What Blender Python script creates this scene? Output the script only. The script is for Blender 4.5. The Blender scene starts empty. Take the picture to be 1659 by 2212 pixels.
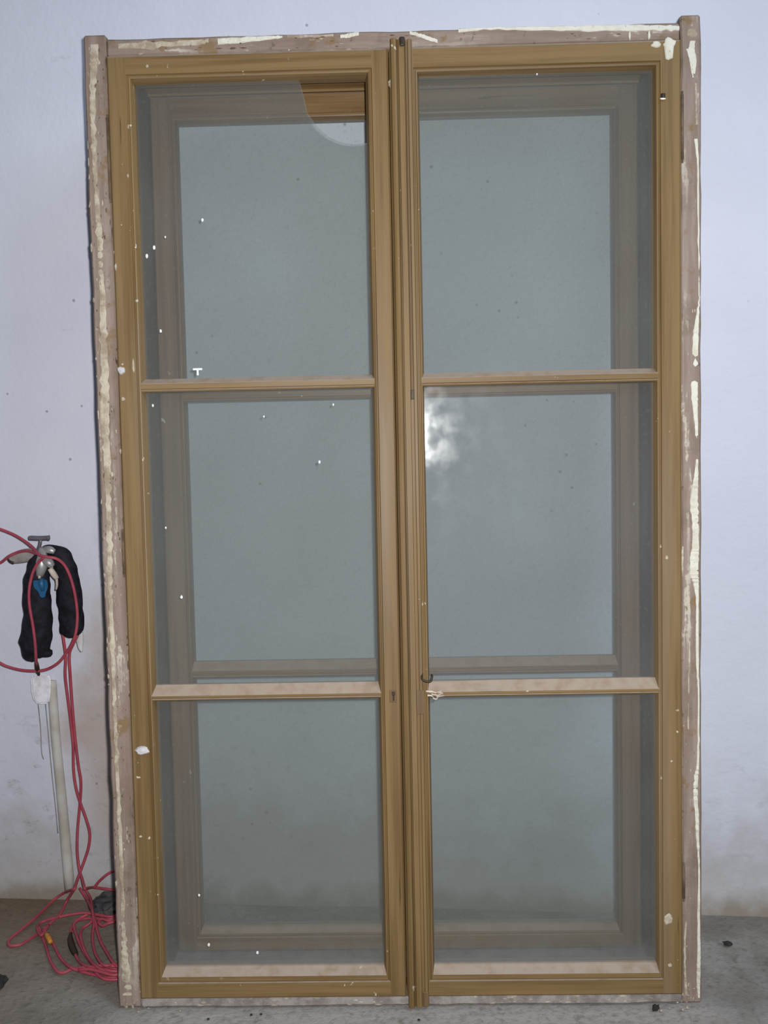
import bpy, bmesh, math, random
from mathutils import Vector, Matrix, noise

# ------------------------------------------------------------------ scene, camera, light
sc = bpy.context.scene
COL = sc.collection
TH = math.radians(5.3)                       # lean of the window against the wall
CT, ST = math.cos(TH), math.sin(TH)
IMW, IMH, F = 1659.0, 2212.0, 2235.0

def to_world(u, v, w):                       # window-local (right, up, into depth) -> world
    return Vector((u, v * ST + w * CT, v * CT - w * ST))

CAM_P = to_world(0.5649, 1.0548, -1.8913)
_R = ((0.9996, 0.0205, 0.0213), (-0.0191, 0.9978, -0.0641), (-0.0226, 0.0637, 0.9977))
def _dir(r): return (to_world(r[0], -r[1], r[2])).normalized()
CX, CDN, CF = _dir(_R[0]), _dir(_R[1]), _dir(_R[2])
CX = (CX - CF * CX.dot(CF)).normalized()
CUP = CX.cross(CF).normalized()
cam_d = bpy.data.cameras.new('camera')
cam = bpy.data.objects.new('camera', cam_d); COL.objects.link(cam)
m = Matrix((CX, CUP, -CF)).transposed().to_4x4(); m.translation = CAM_P
cam.matrix_world = m
cam_d.sensor_fit = 'VERTICAL'; cam_d.sensor_height = 36.0; cam_d.lens = F / IMH * 36.0
cam_d.clip_start = 0.05
sc.camera = cam

sc.view_settings.view_transform = 'Standard'
sc.view_settings.look = 'None'
sc.view_settings.gamma = 1.0
sc.view_settings.use_curve_mapping = False
sc.view_settings.exposure = 0.0
sc.cycles.max_bounces = 5; sc.cycles.diffuse_bounces = 3; sc.cycles.glossy_bounces = 2; sc.cycles.transparent_max_bounces = 16

world = bpy.data.worlds.new('room_ambient'); sc.world = world
world.use_nodes = True
bg = world.node_tree.nodes['Background']
bg.inputs[0].default_value = (0.66, 0.72, 0.92, 1); bg.inputs[1].default_value = 0.13

# the camera's own flash, a hand's breadth to the right of the lens
fl_d = bpy.data.lights.new('camera_flash', 'SPOT')
fl_d.energy = 146.0; fl_d.color = (1.0, 0.975, 0.985); fl_d.shadow_soft_size = 0.016
fl_d.spot_size = math.radians(112); fl_d.spot_blend = 1.0
fl = bpy.data.objects.new('camera_flash', fl_d); COL.objects.link(fl)
fl.location = CAM_P + CX * 0.042 + CUP * 0.035
aim = Vector((0.50, 0.1, 0.92))
fl.rotation_euler = (aim - fl.location).to_track_quat('-Z', 'Y').to_euler()

# added unseen area lamp, soft bluish room fill from above and to the right
dl_d = bpy.data.lights.new('overhead_room_fill', 'AREA')
dl_d.shape = 'RECTANGLE'; dl_d.size = 1.3; dl_d.size_y = 1.6
dl_d.energy = 46.0; dl_d.color = (0.72, 0.85, 1.0)
dl = bpy.data.objects.new('overhead_room_fill', dl_d); COL.objects.link(dl)
dl.location = (2.35, -1.45, 3.5)
dl.rotation_euler = (Vector((0.8, 0.3, 1.3)) - dl.location).to_track_quat('-Z', 'Y').to_euler()

# ------------------------------------------------------------------ geometry helpers
WALL_A, WALL_B = 0.3955, -0.0638             # wall plane: y = A + B x
WN = Vector((WALL_B, -1.0, 0)).normalized()  # wall normal into the room
def ray(px, py):
    return (CF + CX * ((px - IMW / 2) / F) - CUP * ((py - IMH / 2) / F))
def on_wall(px, py, off=0.0):                # point at a distance off the wall
    d = ray(px, py); p0 = Vector((0, WALL_A, 0)) + WN * off
    t = (p0 - CAM_P).dot(WN) / d.dot(WN)
    return CAM_P + d * t
def on_floor(px, py, z=0.0):
    d = ray(px, py); return CAM_P + d * ((z - CAM_P.z) / d.z)
def v_of(py, px=1500):                       # window height (local v) seen at a row
    d = ray(px, py); n = to_world(0, 0, 1)
    P = CAM_P + d * ((-CAM_P).dot(n) / d.dot(n))
    return P.dot(to_world(0, 1, 0))
def u_of(px, py):
    d = ray(px, py); n = to_world(0, 0, 1)
    P = CAM_P + d * ((-CAM_P).dot(n) / d.dot(n))
    return P.x

def link(name, me, mats, parent=None, smooth=False):
    o = bpy.data.objects.new(name, me); COL.objects.link(o)
    for mt in (mats if isinstance(mats, (list, tuple)) else [mats]): me.materials.append(mt)
    if parent: o.parent = parent
    if smooth:
        for p in me.polygons: p.use_smooth = True
    return o
def mesh_from(name, verts, faces, midx=None):
    me = bpy.data.meshes.new(name); me.from_pydata([tuple(v) for v in verts], [], faces)
    if midx:
        for p, i in zip(me.polygons, midx): p.material_index = i
    bm = bmesh.new(); bm.from_mesh(me); bmesh.ops.recalc_face_normals(bm, faces=bm.faces); bm.to_mesh(me); bm.free()
    return me
def tag(o, label=None, cat=None, group=None, kind=None):
    if label: o['label'] = label
    if cat: o['category'] = cat
    if group: o['group'] = group
    if kind: o['kind'] = kind
    return o
def empty(name, loc):
    o = bpy.data.objects.new(name, None); COL.objects.link(o); o.location = loc; o.empty_display_size = 0.05
    return o
def box_me(x0, x1, y0, y1, z0, z1, bev=0.0, seg=1):
    bm = bmesh.new()
    bmesh.ops.create_cube(bm, size=1)
    for v in bm.verts:
        v.co = Vector(((x0 + x1) / 2 + v.co.x * (x1 - x0), (y0 + y1) / 2 + v.co.y * (y1 - y0), (z0 + z1) / 2 + v.co.z * (z1 - z0)))
    if bev: bmesh.ops.bevel(bm, geom=bm.edges[:], offset=bev, segments=seg, affect='EDGES', profile=0.5)
    me = bpy.data.meshes.new('box'); bm.to_mesh(me); bm.free(); return me
def rough_box_me(x0, x1, y0, y1, z0, z1, bev, n, amp, seed, axis):
    """a sawn timber with worn, slightly uneven arrises; cut n times along its axis"""
    me = box_me(x0, x1, y0, y1, z0, z1, bev)
    bm = bmesh.new(); bm.from_mesh(me)
    lo, hi = ((x0, x1), (y0, y1), (z0, z1))[axis]
    for i in range(1, n):
        c = [0, 0, 0]; c[axis] = lo + (hi - lo) * i / n; nn = [0, 0, 0]; nn[axis] = 1
        bmesh.ops.bisect_plane(bm, geom=bm.verts[:] + bm.edges[:] + bm.faces[:], plane_co=c, plane_no=nn)
    for v in bm.verts:
        d = noise.noise_vector(v.co * 22 + Vector((seed, seed * 2, 0))) * amp
        d[axis] = 0; v.co += d
    bm.to_mesh(me); bm.free(); return me
def prism_x(x0, x1, prof):                   # profile points (y, z) swept along x
    n = len(prof); vs = [(x0, y, z) for y, z in prof] + [(x1, y, z) for y, z in prof]
    fs = [tuple(range(n)), tuple(range(2 * n - 1, n - 1, -1))] + [(i, (i + 1) % n, n + (i + 1) % n, n + i) for i in range(n)]
    return mesh_from('prism', vs, fs)
def prism_z(z0, z1, prof):                   # profile points (x, y) swept along z
    n = len(prof); vs = [(x, y, z0) for x, y in prof] + [(x, y, z1) for x, y in prof]
    fs = [tuple(range(n)), tuple(range(2 * n - 1, n - 1, -1))] + [(i, (i + 1) % n, n + (i + 1) % n, n + i) for i in range(n)]
    return mesh_from('prism', vs, fs)
def catmull(pts, sub=6):
    P = [Vector(p) for p in pts]; out = []
    for i in range(len(P) - 1):
        a = P[i - 1] if i else P[0] * 2 - P[1]; b, c = P[i], P[i + 1]
        d = P[i + 2] if i + 2 < len(P) else P[-1] * 2 - P[-2]
        for k in range(sub):
            t = k / sub
            out.append(0.5 * (2 * b + (c - a) * t + (2 * a - 5 * b + 4 * c - d) * t * t + (3 * b - a - 3 * c + d) * t ** 3))
    out.append(P[-1]); return out
def tube_me(pts, rad, n=8, sub=6, squash=1.0):
    """round tube through points; rad a number or one radius per control point"""
    path = catmull(pts, sub) if sub > 1 else [Vector(p) for p in pts]
    m_ = len(path)
    if isinstance(rad, (list, tuple)):
        rr = [v.x for v in catmull([(r, 0, 0) for r in rad], sub)] if sub > 1 else list(rad)
    else: rr = [rad] * m_
    vs, fs = [], []
    up = None
    for i, p in enumerate(path):
        t = (path[min(i + 1, m_ - 1)] - path[max(i - 1, 0)])
        t = t.normalized() if t.length > 1e-9 else Vector((0, 0, 1))
        if up is None:
            up = WN if abs(t.dot(WN)) < 0.9 else Vector((0, 0, 1))
        up = (up - t * up.dot(t)).normalized(); s = t.cross(up)
        for k in range(n):
            a = 2 * math.pi * k / n
            vs.append(p + (up * math.cos(a) * squash + s * math.sin(a)) * rr[i])
    for i in range(m_ - 1):
        for k in range(n):
            fs.append((i * n + k, i * n + (k + 1) % n, (i + 1) * n + (k + 1) % n, (i + 1) * n + k))
    fs.append(tuple(range(n - 1, -1, -1))); fs.append(tuple((m_ - 1) * n + k for k in range(n)))
    return mesh_from('tube', vs, fs)

# ------------------------------------------------------------------ materials
class NT:
    def __init__(s, name):
        s.m = bpy.data.materials.new(name); s.m.use_nodes = True; s.t = s.m.node_tree
        s.t.nodes.clear(); s.out = s.n('ShaderNodeOutputMaterial')
        s.tc = s.n('ShaderNodeTexCoord')
    def n(s, typ, **kw):
        nd = s.t.nodes.new(typ)
        for k, v in kw.items(): setattr(nd, k, v)
        return nd
    def l(s, a, b): s.t.links.new(a, b)
    def val(s, sock, v):
        if hasattr(v, 'is_linked') or isinstance(v, bpy.types.NodeSocket): s.l(v, sock)
        else: sock.default_value = v if not (isinstance(v, tuple) and len(v) == 3 and sock.type == 'RGBA') else v + (1,)
    def mapping(s, scale=(1, 1, 1), loc=(0, 0, 0), co='Object'):
        mp = s.n('ShaderNodeMapping'); s.l(s.tc.outputs[co], mp.inputs[0])
        mp.inputs['Scale'].default_value = scale; mp.inputs['Location'].default_value = loc
        return mp.outputs[0]
    def noise(s, scale, det=3, rough=0.55, vec=None, out='Fac'):
        nd = s.n('ShaderNodeTexNoise'); nd.inputs['Scale'].default_value = scale
        nd.inputs['Detail'].default_value = det; nd.inputs['Roughness'].default_value = rough
        s.l(vec if vec is not None else s.tc.outputs['Object'], nd.inputs['Vector']); return nd.outputs[out]
    def ramp(s, fac, a, b, ca=0.0, cb=1.0):
        nd = s.n('ShaderNodeMapRange'); nd.interpolation_type = 'SMOOTHSTEP'
        s.l(fac, nd.inputs[0])
        for i, v in zip((1, 2, 3, 4), (a, b, ca, cb)): nd.inputs[i].default_value = v
        return nd.outputs[0]
    def mix(s, fac, a, b):
        nd = s.n('ShaderNodeMix', data_type='RGBA'); s.val(nd.inputs[0], fac); s.val(nd.inputs[6], a); s.val(nd.inputs[7], b); return nd.outputs[2]
    def math(s, op, a, b=0.0):
        nd = s.n('ShaderNodeMath', operation=op); s.val(nd.inputs[0], a); s.val(nd.inputs[1], b); return nd.outputs[0]
    def xyz(s, co='Object'):
        nd = s.n('ShaderNodeSeparateXYZ'); s.l(s.tc.outputs[co], nd.inputs[0]); return nd.outputs
    def bsdf(s, col, rough=0.6, spec=0.4, bump=None, bstr=0.3, bdist=0.002, metal=0.0):
        b = s.n('ShaderNodeBsdfPrincipled'); s.val(b.inputs['Base Color'], col); s.val(b.inputs['Roughness'], rough)
        b.inputs['Specular IOR Level'].default_value = spec; b.inputs['Metallic'].default_value = metal
        if bump is not None:
            bp = s.n('ShaderNodeBump'); bp.inputs['Strength'].default_value = bstr; bp.inputs['Distance'].default_value = bdist
            s.l(bump, bp.inputs['Height']); s.l(bp.outputs[0], b.inputs['Normal'])
        return b.outputs[0]
    def done(s, sh): s.l(sh, s.out.inputs[0]); return s.m

def mat_wall():
    s = NT('whitewashed_plaster')
    x, y, z = s.xyz()
    big = s.noise(2.2, 4); mid = s.noise(14, 4); fine = s.noise(90, 3)
    col = s.mix(s.ramp(big, 0.35, 0.7), (0.635, 0.665, 0.755), (0.685, 0.715, 0.80))
    # grime creeping up from the floor, ragged
    h = s.math('ADD', z, s.math('MULTIPLY', s.math('SUBTRACT', mid, 0.5), -0.34))
    h = s.math('ADD', h, s.math('MULTIPLY', s.math('SUBTRACT', big, 0.5), -0.5))
    low = s.ramp(h, 0.0, 0.36, 0.62, 0.0)
    col = s.mix(low, col, (0.36, 0.335, 0.275))
    # brown stain to the left of the window, along the chased pipe
    dx = s.math('ABSOLUTE', s.math('SUBTRACT', x, -0.095)); dz = s.math('ABSOLUTE', s.math('SUBTRACT', z, 0.40))
    rr = s.math('ADD', s.math('MULTIPLY', dx, 5.5), s.math('MULTIPLY', dz, 2.4))
    rr = s.math('ADD', rr, s.math('MULTIPLY', s.math('SUBTRACT', mid, 0.5), 0.9))
    col = s.mix(s.ramp(rr, 0.3, 1.2, 0.72, 0.0), col, (0.42, 0.335, 0.255))
    # soil splashed along the foot of the wall and dark rough patches low on the left
    foot = s.ramp(s.math('ADD', z, s.math('MULTIPLY', s.math('SUBTRACT', mid, 0.5), 0.10)), 0.0, 0.055, 0.75, 0.0)
    col = s.mix(foot, col, (0.22, 0.175, 0.115))
    rgh = s.math('MULTIPLY', s.ramp(s.noise(1.0, 5, 0.75, vec=s.mapping((16, 16, 26), (2, 0, 5))), 0.56, 0.70), s.math('MULTIPLY', s.ramp(z, 0.2, 0.7, 1.0, 0.0), s.ramp(x, 0.0, 0.6, 1.0, 0.35)))
    col = s.mix(s.math('MULTIPLY', rgh, 0.5), col, (0.22, 0.21, 0.19))
    # small chips and fly specks
    vo = s.n('ShaderNodeTexVoronoi'); vo.inputs['Scale'].default_value = 26; s.l(s.tc.outputs['Object'], vo.inputs['Vector'])
    spk = s.math('MULTIPLY', s.ramp(vo.outputs['Distance'], 0.05, 0.11, 1.0, 0.0), s.ramp(s.noise(4.0, 2), 0.54, 0.62))
    col = s.mix(s.math('MULTIPLY', spk, 0.6), col, (0.16, 0.15, 0.15))
    sc_ = s.noise(1.0, 5, 0.7, vec=s.mapping((9, 9, 30)))
    col = s.mix(s.math('MULTIPLY', s.ramp(sc_, 0.66, 0.74), 0.3), col, (0.45, 0.46, 0.5))
    bump = s.math('ADD', s.math('MULTIPLY', mid, 1.0), s.math('MULTIPLY', fine, 0.35))
    return s.done(s.bsdf(col, 0.85, 0.15, bump, 0.35, 0.006))
def mat_floor():
    s = NT('worn_concrete')
    x, y, z = s.xyz()
    big = s.noise(1.8, 4); mid = s.noise(9, 5, 0.65); fine = s.noise(70, 4, 0.7)
    col = s.mix(s.ramp(mid, 0.35, 0.68), (0.205, 0.19, 0.165), (0.31, 0.29, 0.26))
    left = s.ramp(s.math('ADD', x, s.math('MULTIPLY', s.math('SUBTRACT', big, 0.5), 0.7)), -0.40, 0.14, 0.9, 0.0)
    left = s.math('MULTIPLY', left, s.ramp(s.math('ADD', y, s.math('MULTIPLY', s.math('SUBTRACT', mid, 0.5), 0.5)), -0.1, 0.35, 0.45, 1.0))
    col = s.mix(left, col, (0.19, 0.14, 0.085))
    col = s.mix(s.ramp(fine, 0.5, 0.72, 0.0, 0.55), col, (0.11, 0.1, 0.085))
    # plaster dust by the foot of the window
    d = s.math('ADD', s.math('ABSOLUTE', s.math('SUBTRACT', y, -0.03)), s.math('MULTIPLY', s.math('SUBTRACT', mid, 0.5), 0.12))
    inside = s.math('MULTIPLY', s.ramp(x, -0.05, 0.1), s.ramp(x, 1.05, 1.2, 1.0, 0.0))
    col = s.mix(s.math('MULTIPLY', s.math('MULTIPLY', s.ramp(d, 0.0, 0.08, 0.55, 0.0), inside), s.ramp(fine, 0.3, 0.6)), col, (0.5, 0.47, 0.44))
    bump = s.math('ADD', mid, s.math('MULTIPLY', fine, 0.6))
    return s.done(s.bsdf(col, 0.8, 0.2, bump, 0.6, 0.008))
def mat_wood(name, axis, base=(0.232, 0.15, 0.060), dark=(0.158, 0.096, 0.036), worn=(0.275, 0.195, 0.112), rough=0.52, dust=0.0, spec=0.30):
    s = NT(name)
    sc_ = [70, 70, 70]; sc_[axis] = 2.2
    g = s.noise(1.0, 5, 0.62, vec=s.mapping(tuple(sc_)))
    sc2 = [16, 16, 16]; sc2[axis] = 1.1
    g2 = s.noise(1.0, 3, 0.5, vec=s.mapping(tuple(sc2), (3, 5, 1)))
    col = s.mix(s.ramp(g, 0.32, 0.62), dark, base)
    col = s.mix(s.math('MULTIPLY', s.ramp(g2, 0.48, 0.75), 0.65), col, worn)
    chip = s.noise(60, 2, 0.6); patch = s.noise(3.2, 2, vec=s.mapping((1, 1, 1), (7, 2, 4)))
    mk = s.math('MULTIPLY', s.ramp(chip, 0.70, 0.74), s.ramp(patch, 0.47, 0.6))
    col = s.mix(mk, col, (0.60, 0.54, 0.43))
    sc3 = [120, 120, 120]; sc3[axis] = 5.0
    crack = s.noise(1.0, 2, 0.5, vec=s.mapping(tuple(sc3), (1, 9, 2)))
    col = s.mix(s.math('MULTIPLY', s.ramp(crack, 0.71, 0.76), 0.7), col, (0.07, 0.04, 0.015))
    if dust:
        geo = s.n('ShaderNodeNewGeometry'); sp = s.n('ShaderNodeSeparateXYZ'); s.l(geo.outputs['Normal'], sp.inputs[0])
        f = s.math('MULTIPLY', s.ramp(sp.outputs[2], 0.3, 0.6), s.ramp(s.noise(40, 3), 0.2, 0.6, 0.55, 1.0))
        col = s.mix(s.math('MULTIPLY', f, dust), col, (0.40, 0.325, 0.26))
    return s.done(s.bsdf(col, s.ramp(g, 0.3, 0.7, rough - 0.06, rough + 0.12), spec, s.math('ADD', g, s.math('MULTIPLY', mk, 1.5)), 0.25, 0.0012))
def mat_frame(name, axis):
    """taupe primer with grey dirt, lime and bare timber showing through"""
    s = NT(name)
    sc_ = [48, 48, 48]; sc_[axis] = 4.0
    g = s.noise(1.0, 5, 0.65, vec=s.mapping(tuple(sc_)))
    a = s.noise(16, 4, 0.65); b = s.noise(55, 3, 0.6)
    col = s.mix(s.ramp(g, 0.35, 0.65), (0.24, 0.175, 0.135), (0.33, 0.26, 0.215))
    col = s.mix(s.ramp(a, 0.56, 0.66, 0.0, 0.8), col, (0.23, 0.145, 0.06))
    lime = s.math('MULTIPLY', s.ramp(s.math('ADD', g, s.math('MULTIPLY', b, 0.35)), 0.74, 0.80), s.ramp(s.noise(5, 2), 0.42, 0.6))
    col = s.mix(s.math('MULTIPLY', lime, 0.85), col, (0.60, 0.55, 0.45))
    col = s.mix(s.ramp(s.noise(9, 5, 0.7, vec=s.mapping((1, 1, 1), (4, 4, 4))), 0.5, 0.68, 0.0, 0.55), col, (0.17, 0.125, 0.085))
    col = s.mix(s.ramp(b, 0.62, 0.72, 0.0, 0.6), col, (0.10, 0.085, 0.07))
    return s.done(s.bsdf(col, 0.68, 0.3, s.math('ADD', g, b), 0.5, 0.002))
def mat_plaster(name, c1=(0.56, 0.505, 0.385), c2=(0.36, 0.29, 0.205), p=0.5):
    s = NT(name)
    a = s.noise(28, 4, 0.65); b = s.noise(140, 3, 0.6)
    col = s.mix(s.ramp(a, p - 0.13, p + 0.1), c2, c1)
    col = s.mix(s.ramp(b, 0.62, 0.72, 0.0, 0.45), col, (0.25, 0.19, 0.13))
    return s.done(s.bsdf(col, 0.85, 0.2, s.math('ADD', a, b), 0.6, 0.003))
def mat_glass(name, alpha, dust, seed, gloss=0.5, streak=0.0, grime=0.0, rg=(0.025, 0.06)):
    """window glass under a film of dust: clear pass-through, grey film, sheen"""
    s = NT(name)
    a = s.noise(3.0, 2, 0.6, vec=s.mapping((1, 1, 1), (seed, 0, seed * 2)))
    c = s.noise(160, 0, 0.6)
    al = s.math('MULTIPLY', s.ramp(a, 0.25, 0.75, 0.82, 1.2), alpha)
    if streak:
        b = s.noise(1.0, 2, 0.6, vec=s.mapping((34, 34, 3.0), (0, seed, 0)))
        al = s.math('ADD', al, s.math('MULTIPLY', s.ramp(b, 0.55, 0.75), streak))
    al = s.math('ADD', al, s.math('MULTIPLY', s.ramp(c, 0.68, 0.76), 0.05))
    if grime:
        zz = s.math('ADD', s.xyz()[2], s.math('MULTIPLY', s.math('SUBTRACT', s.noise(30, 2, 0.7), 0.5), -0.09))
        al = s.math('ADD', al, s.ramp(zz, 0.07, 0.135, grime, 0.0))
    tr = s.n('ShaderNodeBsdfTransparent'); tr.inputs[0].default_value = (0.955, 0.975, 0.965, 1)
    df = s.n('ShaderNodeBsdfDiffuse'); df.inputs[0].default_value = dust + (1,)
    mx = s.n('ShaderNodeMixShader'); s.l(al, mx.inputs[0]); s.l(tr.outputs[0], mx.inputs[1]); s.l(df.outputs[0], mx.inputs[2])
    gl = s.n('ShaderNodeBsdfGlossy'); gl.inputs[0].default_value = (1, 1, 1, 1)
    s.val(gl.inputs['Roughness'], s.ramp(s.noise(26, 2), 0.3, 0.7, *rg) if streak else sum(rg) / 2)
    if streak:
      bp = s.n('ShaderNodeBump'); bp.inputs['Strength'].default_value = 0.12; bp.inputs['Distance'].default_value = 0.0004
      s.l(s.noise(18, 3, vec=s.mapping((1.6, 1, 0.7), (seed, 0, 0))), bp.inputs['Height']); s.l(bp.outputs[0], gl.inputs['Normal'])
    fr = s.n('ShaderNodeFresnel'); fr.inputs[0].default_value = 1.45
    m2 = s.n('ShaderNodeMixShader'); s.l(s.math('MULTIPLY', fr.outputs[0], gloss), m2.inputs[0]); s.l(mx.outputs[0], m2.inputs[1]); s.l(gl.outputs[0], m2.inputs[2])
    return s.done(m2.outputs[0])
def mat_plain(name, c, rough=0.6, spec=0.4, metal=0.0, c2=None, scale=40, bstr=0.3):
    s = NT(name)
    nz = s.noise(scale, 4, 0.6)
    col = s.mix(s.ramp(nz, 0.35, 0.65), c, c2 if c2 else tuple(min(1, k * 1.35) for k in c))
    return s.done(s.bsdf(col, rough, spec, nz, bstr, 0.002, metal))

M = dict(
    wall=mat_wall(), floor=mat_floor(),
    wv=mat_wood('ochre_paint_upright', 2), wh=mat_wood('ochre_paint_level', 0, dust=0.85),
    bv=mat_wood('brown_paint_upright', 2, (0.20, 0.125, 0.06), (0.13, 0.075, 0.035), (0.24, 0.16, 0.09), 0.5),
    bh=mat_wood('brown_paint_level', 0, (0.225, 0.142, 0.058), (0.15, 0.085, 0.03), (0.27, 0.18, 0.085), 0.4, dust=0.7),
    fv=mat_frame('weathered_frame_upright', 2), fh=mat_frame('weathered_frame_level', 0),
    lin=mat_plain('box_lining_shaded', (0.085, 0.068, 0.05), 0.75, 0.2, c2=(0.13, 0.105, 0.08), scale=8),  # lining colour darkened to carry the shade inside the box
    sillf=mat_plaster('dusty_bottom_rail', (0.36, 0.33, 0.30), (0.23, 0.20, 0.18), 0.5), sill=mat_plain('dusty_sill', (0.30, 0.29, 0.27), 0.9, 0.1, c2=(0.19, 0.18, 0.17), scale=22),
    plast=mat_plaster('lime_plaster_residue'), paint=mat_plaster('cream_paint_residue', (0.74, 0.73, 0.62), (0.64, 0.61, 0.48), 0.45),
    dingy=mat_plaster('dingy_plaster_residue', (0.55, 0.48, 0.38), (0.33, 0.255, 0.185), 0.5),
    fdirt=mat_plain('brown_dirt', (0.12, 0.085, 0.055), 0.85, 0.15, c2=(0.19, 0.14, 0.09)), fleck=mat_plain('white_paint_fleck', (0.80, 0.80, 0.80), 0.7, 0.3),
    g1=mat_glass('dusty_glass_a', 0.18, (0.265, 0.27, 0.26), 1.0, grime=0.14), g2=mat_glass('dusty_glass_b', 0.19, (0.26, 0.275, 0.265), 4.0),
    g3=mat_glass('dusty_glass_c', 0.19, (0.265, 0.27, 0.27), 9.0, gloss=0.42, streak=0.03, rg=(0.05, 0.13)), gb=mat_glass('clear_back_glass', 0.075, (0.36, 0.38, 0.375), 6.0, gloss=0.3),
    iron=mat_plain('dark_iron', (0.05, 0.036, 0.026), 0.55, 0.5, 0.6), steel=mat_plain('dull_steel', (0.36, 0.35, 0.35), 0.45, 0.5, 0.5, c2=(0.5, 0.49, 0.48)),
    gun=mat_plain('grey_metal', (0.13, 0.125, 0.14), 0.5, 0.5, 0.3), black=mat_plain('black_fabric', (0.006, 0.006, 0.009), 0.75, 0.25, c2=(0.016, 0.016, 0.024), scale=60),
    red=mat_plain('red_cord_sheath', (0.36, 0.055, 0.085), 0.5, 0.35, c2=(0.43, 0.075, 0.10), scale=30),
    blue=mat_plain('blue_plastic', (0.015, 0.085, 0.185), 0.45, 0.4), beige=mat_plain('beige_plastic', (0.50, 0.44, 0.36), 0.6, 0.3),
    tanarm=mat_plain('grey_tan_metal', (0.26, 0.24, 0.225), 0.6, 0.3), cap=mat_plain('white_plastic', (0.66, 0.66, 0.69), 0.5, 0.35),
    pipe=mat_plain('limewashed_pipe', (0.46, 0.44, 0.37), 0.85, 0.15, c2=(0.58, 0.57, 0.53), scale=12),
    rag=mat_plain('dark_rag', (0.05, 0.05, 0.06), 0.9, 0.1, c2=(0.12, 0.115, 0.11), scale=25),
    orange=mat_plain('orange_tape', (0.5, 0.22, 0.04), 0.5, 0.3), chip=mat_plain('dark_chip', (0.03, 0.027, 0.025), 0.8, 0.2),
    crumb=mat_plaster('plaster_crumb', (0.7, 0.66, 0.56), (0.5, 0.44, 0.36)), pale=mat_plain('pale_cloth', (0.5, 0.49, 0.49), 0.8, 0.2),
)

# ------------------------------------------------------------------ setting
L0, L1 = -2.2, 3.4
def wall_me():
    nx, nz = 90, 60; vs, fs = [], []
    for j in range(nz + 1):
        for i in range(nx + 1):
            x = L0 + (L1 - L0) * i / nx; z = -0.05 + 3.05 * j / nz
            b = noise.noise(Vector((x * 2.3, 0, z * 2.3))) * 0.004
            foot = 0.018 * max(0, 1 - z / 0.06) if z > -0.06 else 0      # trowelled cove at the floor
            p = Vector((x, WALL_A + WALL_B * x, z)) + WN * (b - 0.006 + foot)
            vs.append(p)
    for j in range(nz):
        for i in range(nx):
            a = j * (nx + 1) + i; fs.append((a, a + 1, a + nx + 2, a + nx + 1))
    n0 = len(vs)
    for x, z in ((L0, -0.05), (L1, -0.05), (L1, 3.0), (L0, 3.0)): vs.append(Vector((x, WALL_A + WALL_B * x + 0.2, z)))
    r = nx + 1
    fs += [(n0, n0 + 1, n0 + 2, n0 + 3)]
    fs += [tuple([n0 + 1, n0] + list(range(0, r)))]
    fs += [tuple([n0 + 3, n0 + 2] + list(range(nz * r + nx, nz * r - 1, -1)))]
    fs += [tuple([n0, n0 + 3] + [j * r for j in range(nz, -1, -1)])]
    fs += [tuple([n0 + 2, n0 + 1] + [j * r + nx for j in range(0, nz + 1)])]
    return mesh_from('wall', vs, fs)
w_ = link('wall_back', wall_me(), M['wall'])
for p in w_.data.polygons:
    if len(p.vertices) == 4 and p.area < 0.01: p.use_smooth = True
tag(w_, 'uneven whitewashed plaster wall, grimy towards the floor', kind='structure')
def floor_me():
    nx, ny = 110, 80; vs, fs = [], []
    x0, x1, y0, y1 = -2.2, 3.4, -3.2, 0.62
    for j in range(ny + 1):
        for i in range(nx + 1):
            x = x0 + (x1 - x0) * i / nx; y = y0 + (y1 - y0) * j / ny
            z = noise.noise(Vector((x * 5, y * 5, 3))) * 0.0025 - 0.0025
            vs.append((x, y, z))
    for j in range(ny):
        for i in range(nx):
            a = j * (nx + 1) + i; fs.append((a, a + 1, a + nx + 2, a + nx + 1))
    me = bpy.data.meshes.new('floor'); me.from_pydata(vs, [], fs)
    return me
f_ = link('floor', floor_me(), M['floor'], smooth=True)
sol = f_.modifiers.new('slab', 'SOLIDIFY'); sol.thickness = 0.08; sol.offset = -1
tag(f_, 'worn grey-brown concrete floor', kind='structure')

# ------------------------------------------------------------------ the window
WIN = empty('casement_window', (0, 0, 0)); WIN.rotation_euler = (-TH, 0, 0)
tag(WIN, 'old ochre-painted double casement window with dusty panes leaning on the white wall', 'window', kind='thing')
W, VT, T = 1.10, 1.7995, 0.156
U1, U2, U3, U4, U5, U6 = 0.0425, 0.0893, 0.504, 0.6003, 1.0165, 1.0625
V1, V2, VM1, VM2, V5, V6 = 1.7593, 1.7137, 1.161, 0.5896, 0.0753, 0.0194

# outer frame timbers (local x = across, y = depth, z = up)
def part(name, me, mats, parent=None, label=None, smooth=False):
    o = link(name, me, mats, parent or WIN, smooth)
    if label: o['label'] = label
    return o
part('frame_jamb', rough_box_me(0, 0.0415, 0.0, 0.045, 0.0, VT, 0.003, 40, 0.0022, 1, 2), M['fv'], label='flaking jamb with cream plaster left on its outer edge')
part('frame_jamb', rough_box_me(U6 + 0.001, W, 0.0, 0.045, 0.0, VT + 0.004, 0.003, 40, 0.0022, 7, 2), M['fv'], label='taupe jamb edged by a wavy cream strip')
part('frame_head', rough_box_me(0.042, U6 + 0.0005, 0.0015, 0.045, V1 + 0.0015, 1.7915, 0.003, 30, 0.0018, 3, 0), M['fh'])
part('frame_sill', rough_box_me(0.042, U6 + 0.0005, -0.004, 0.045, 0.001, V6 - 0.001, 0.003, 30, 0.0022, 5, 0), M['sillf'], label='dusty bottom rail of the frame on the floor')
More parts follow.
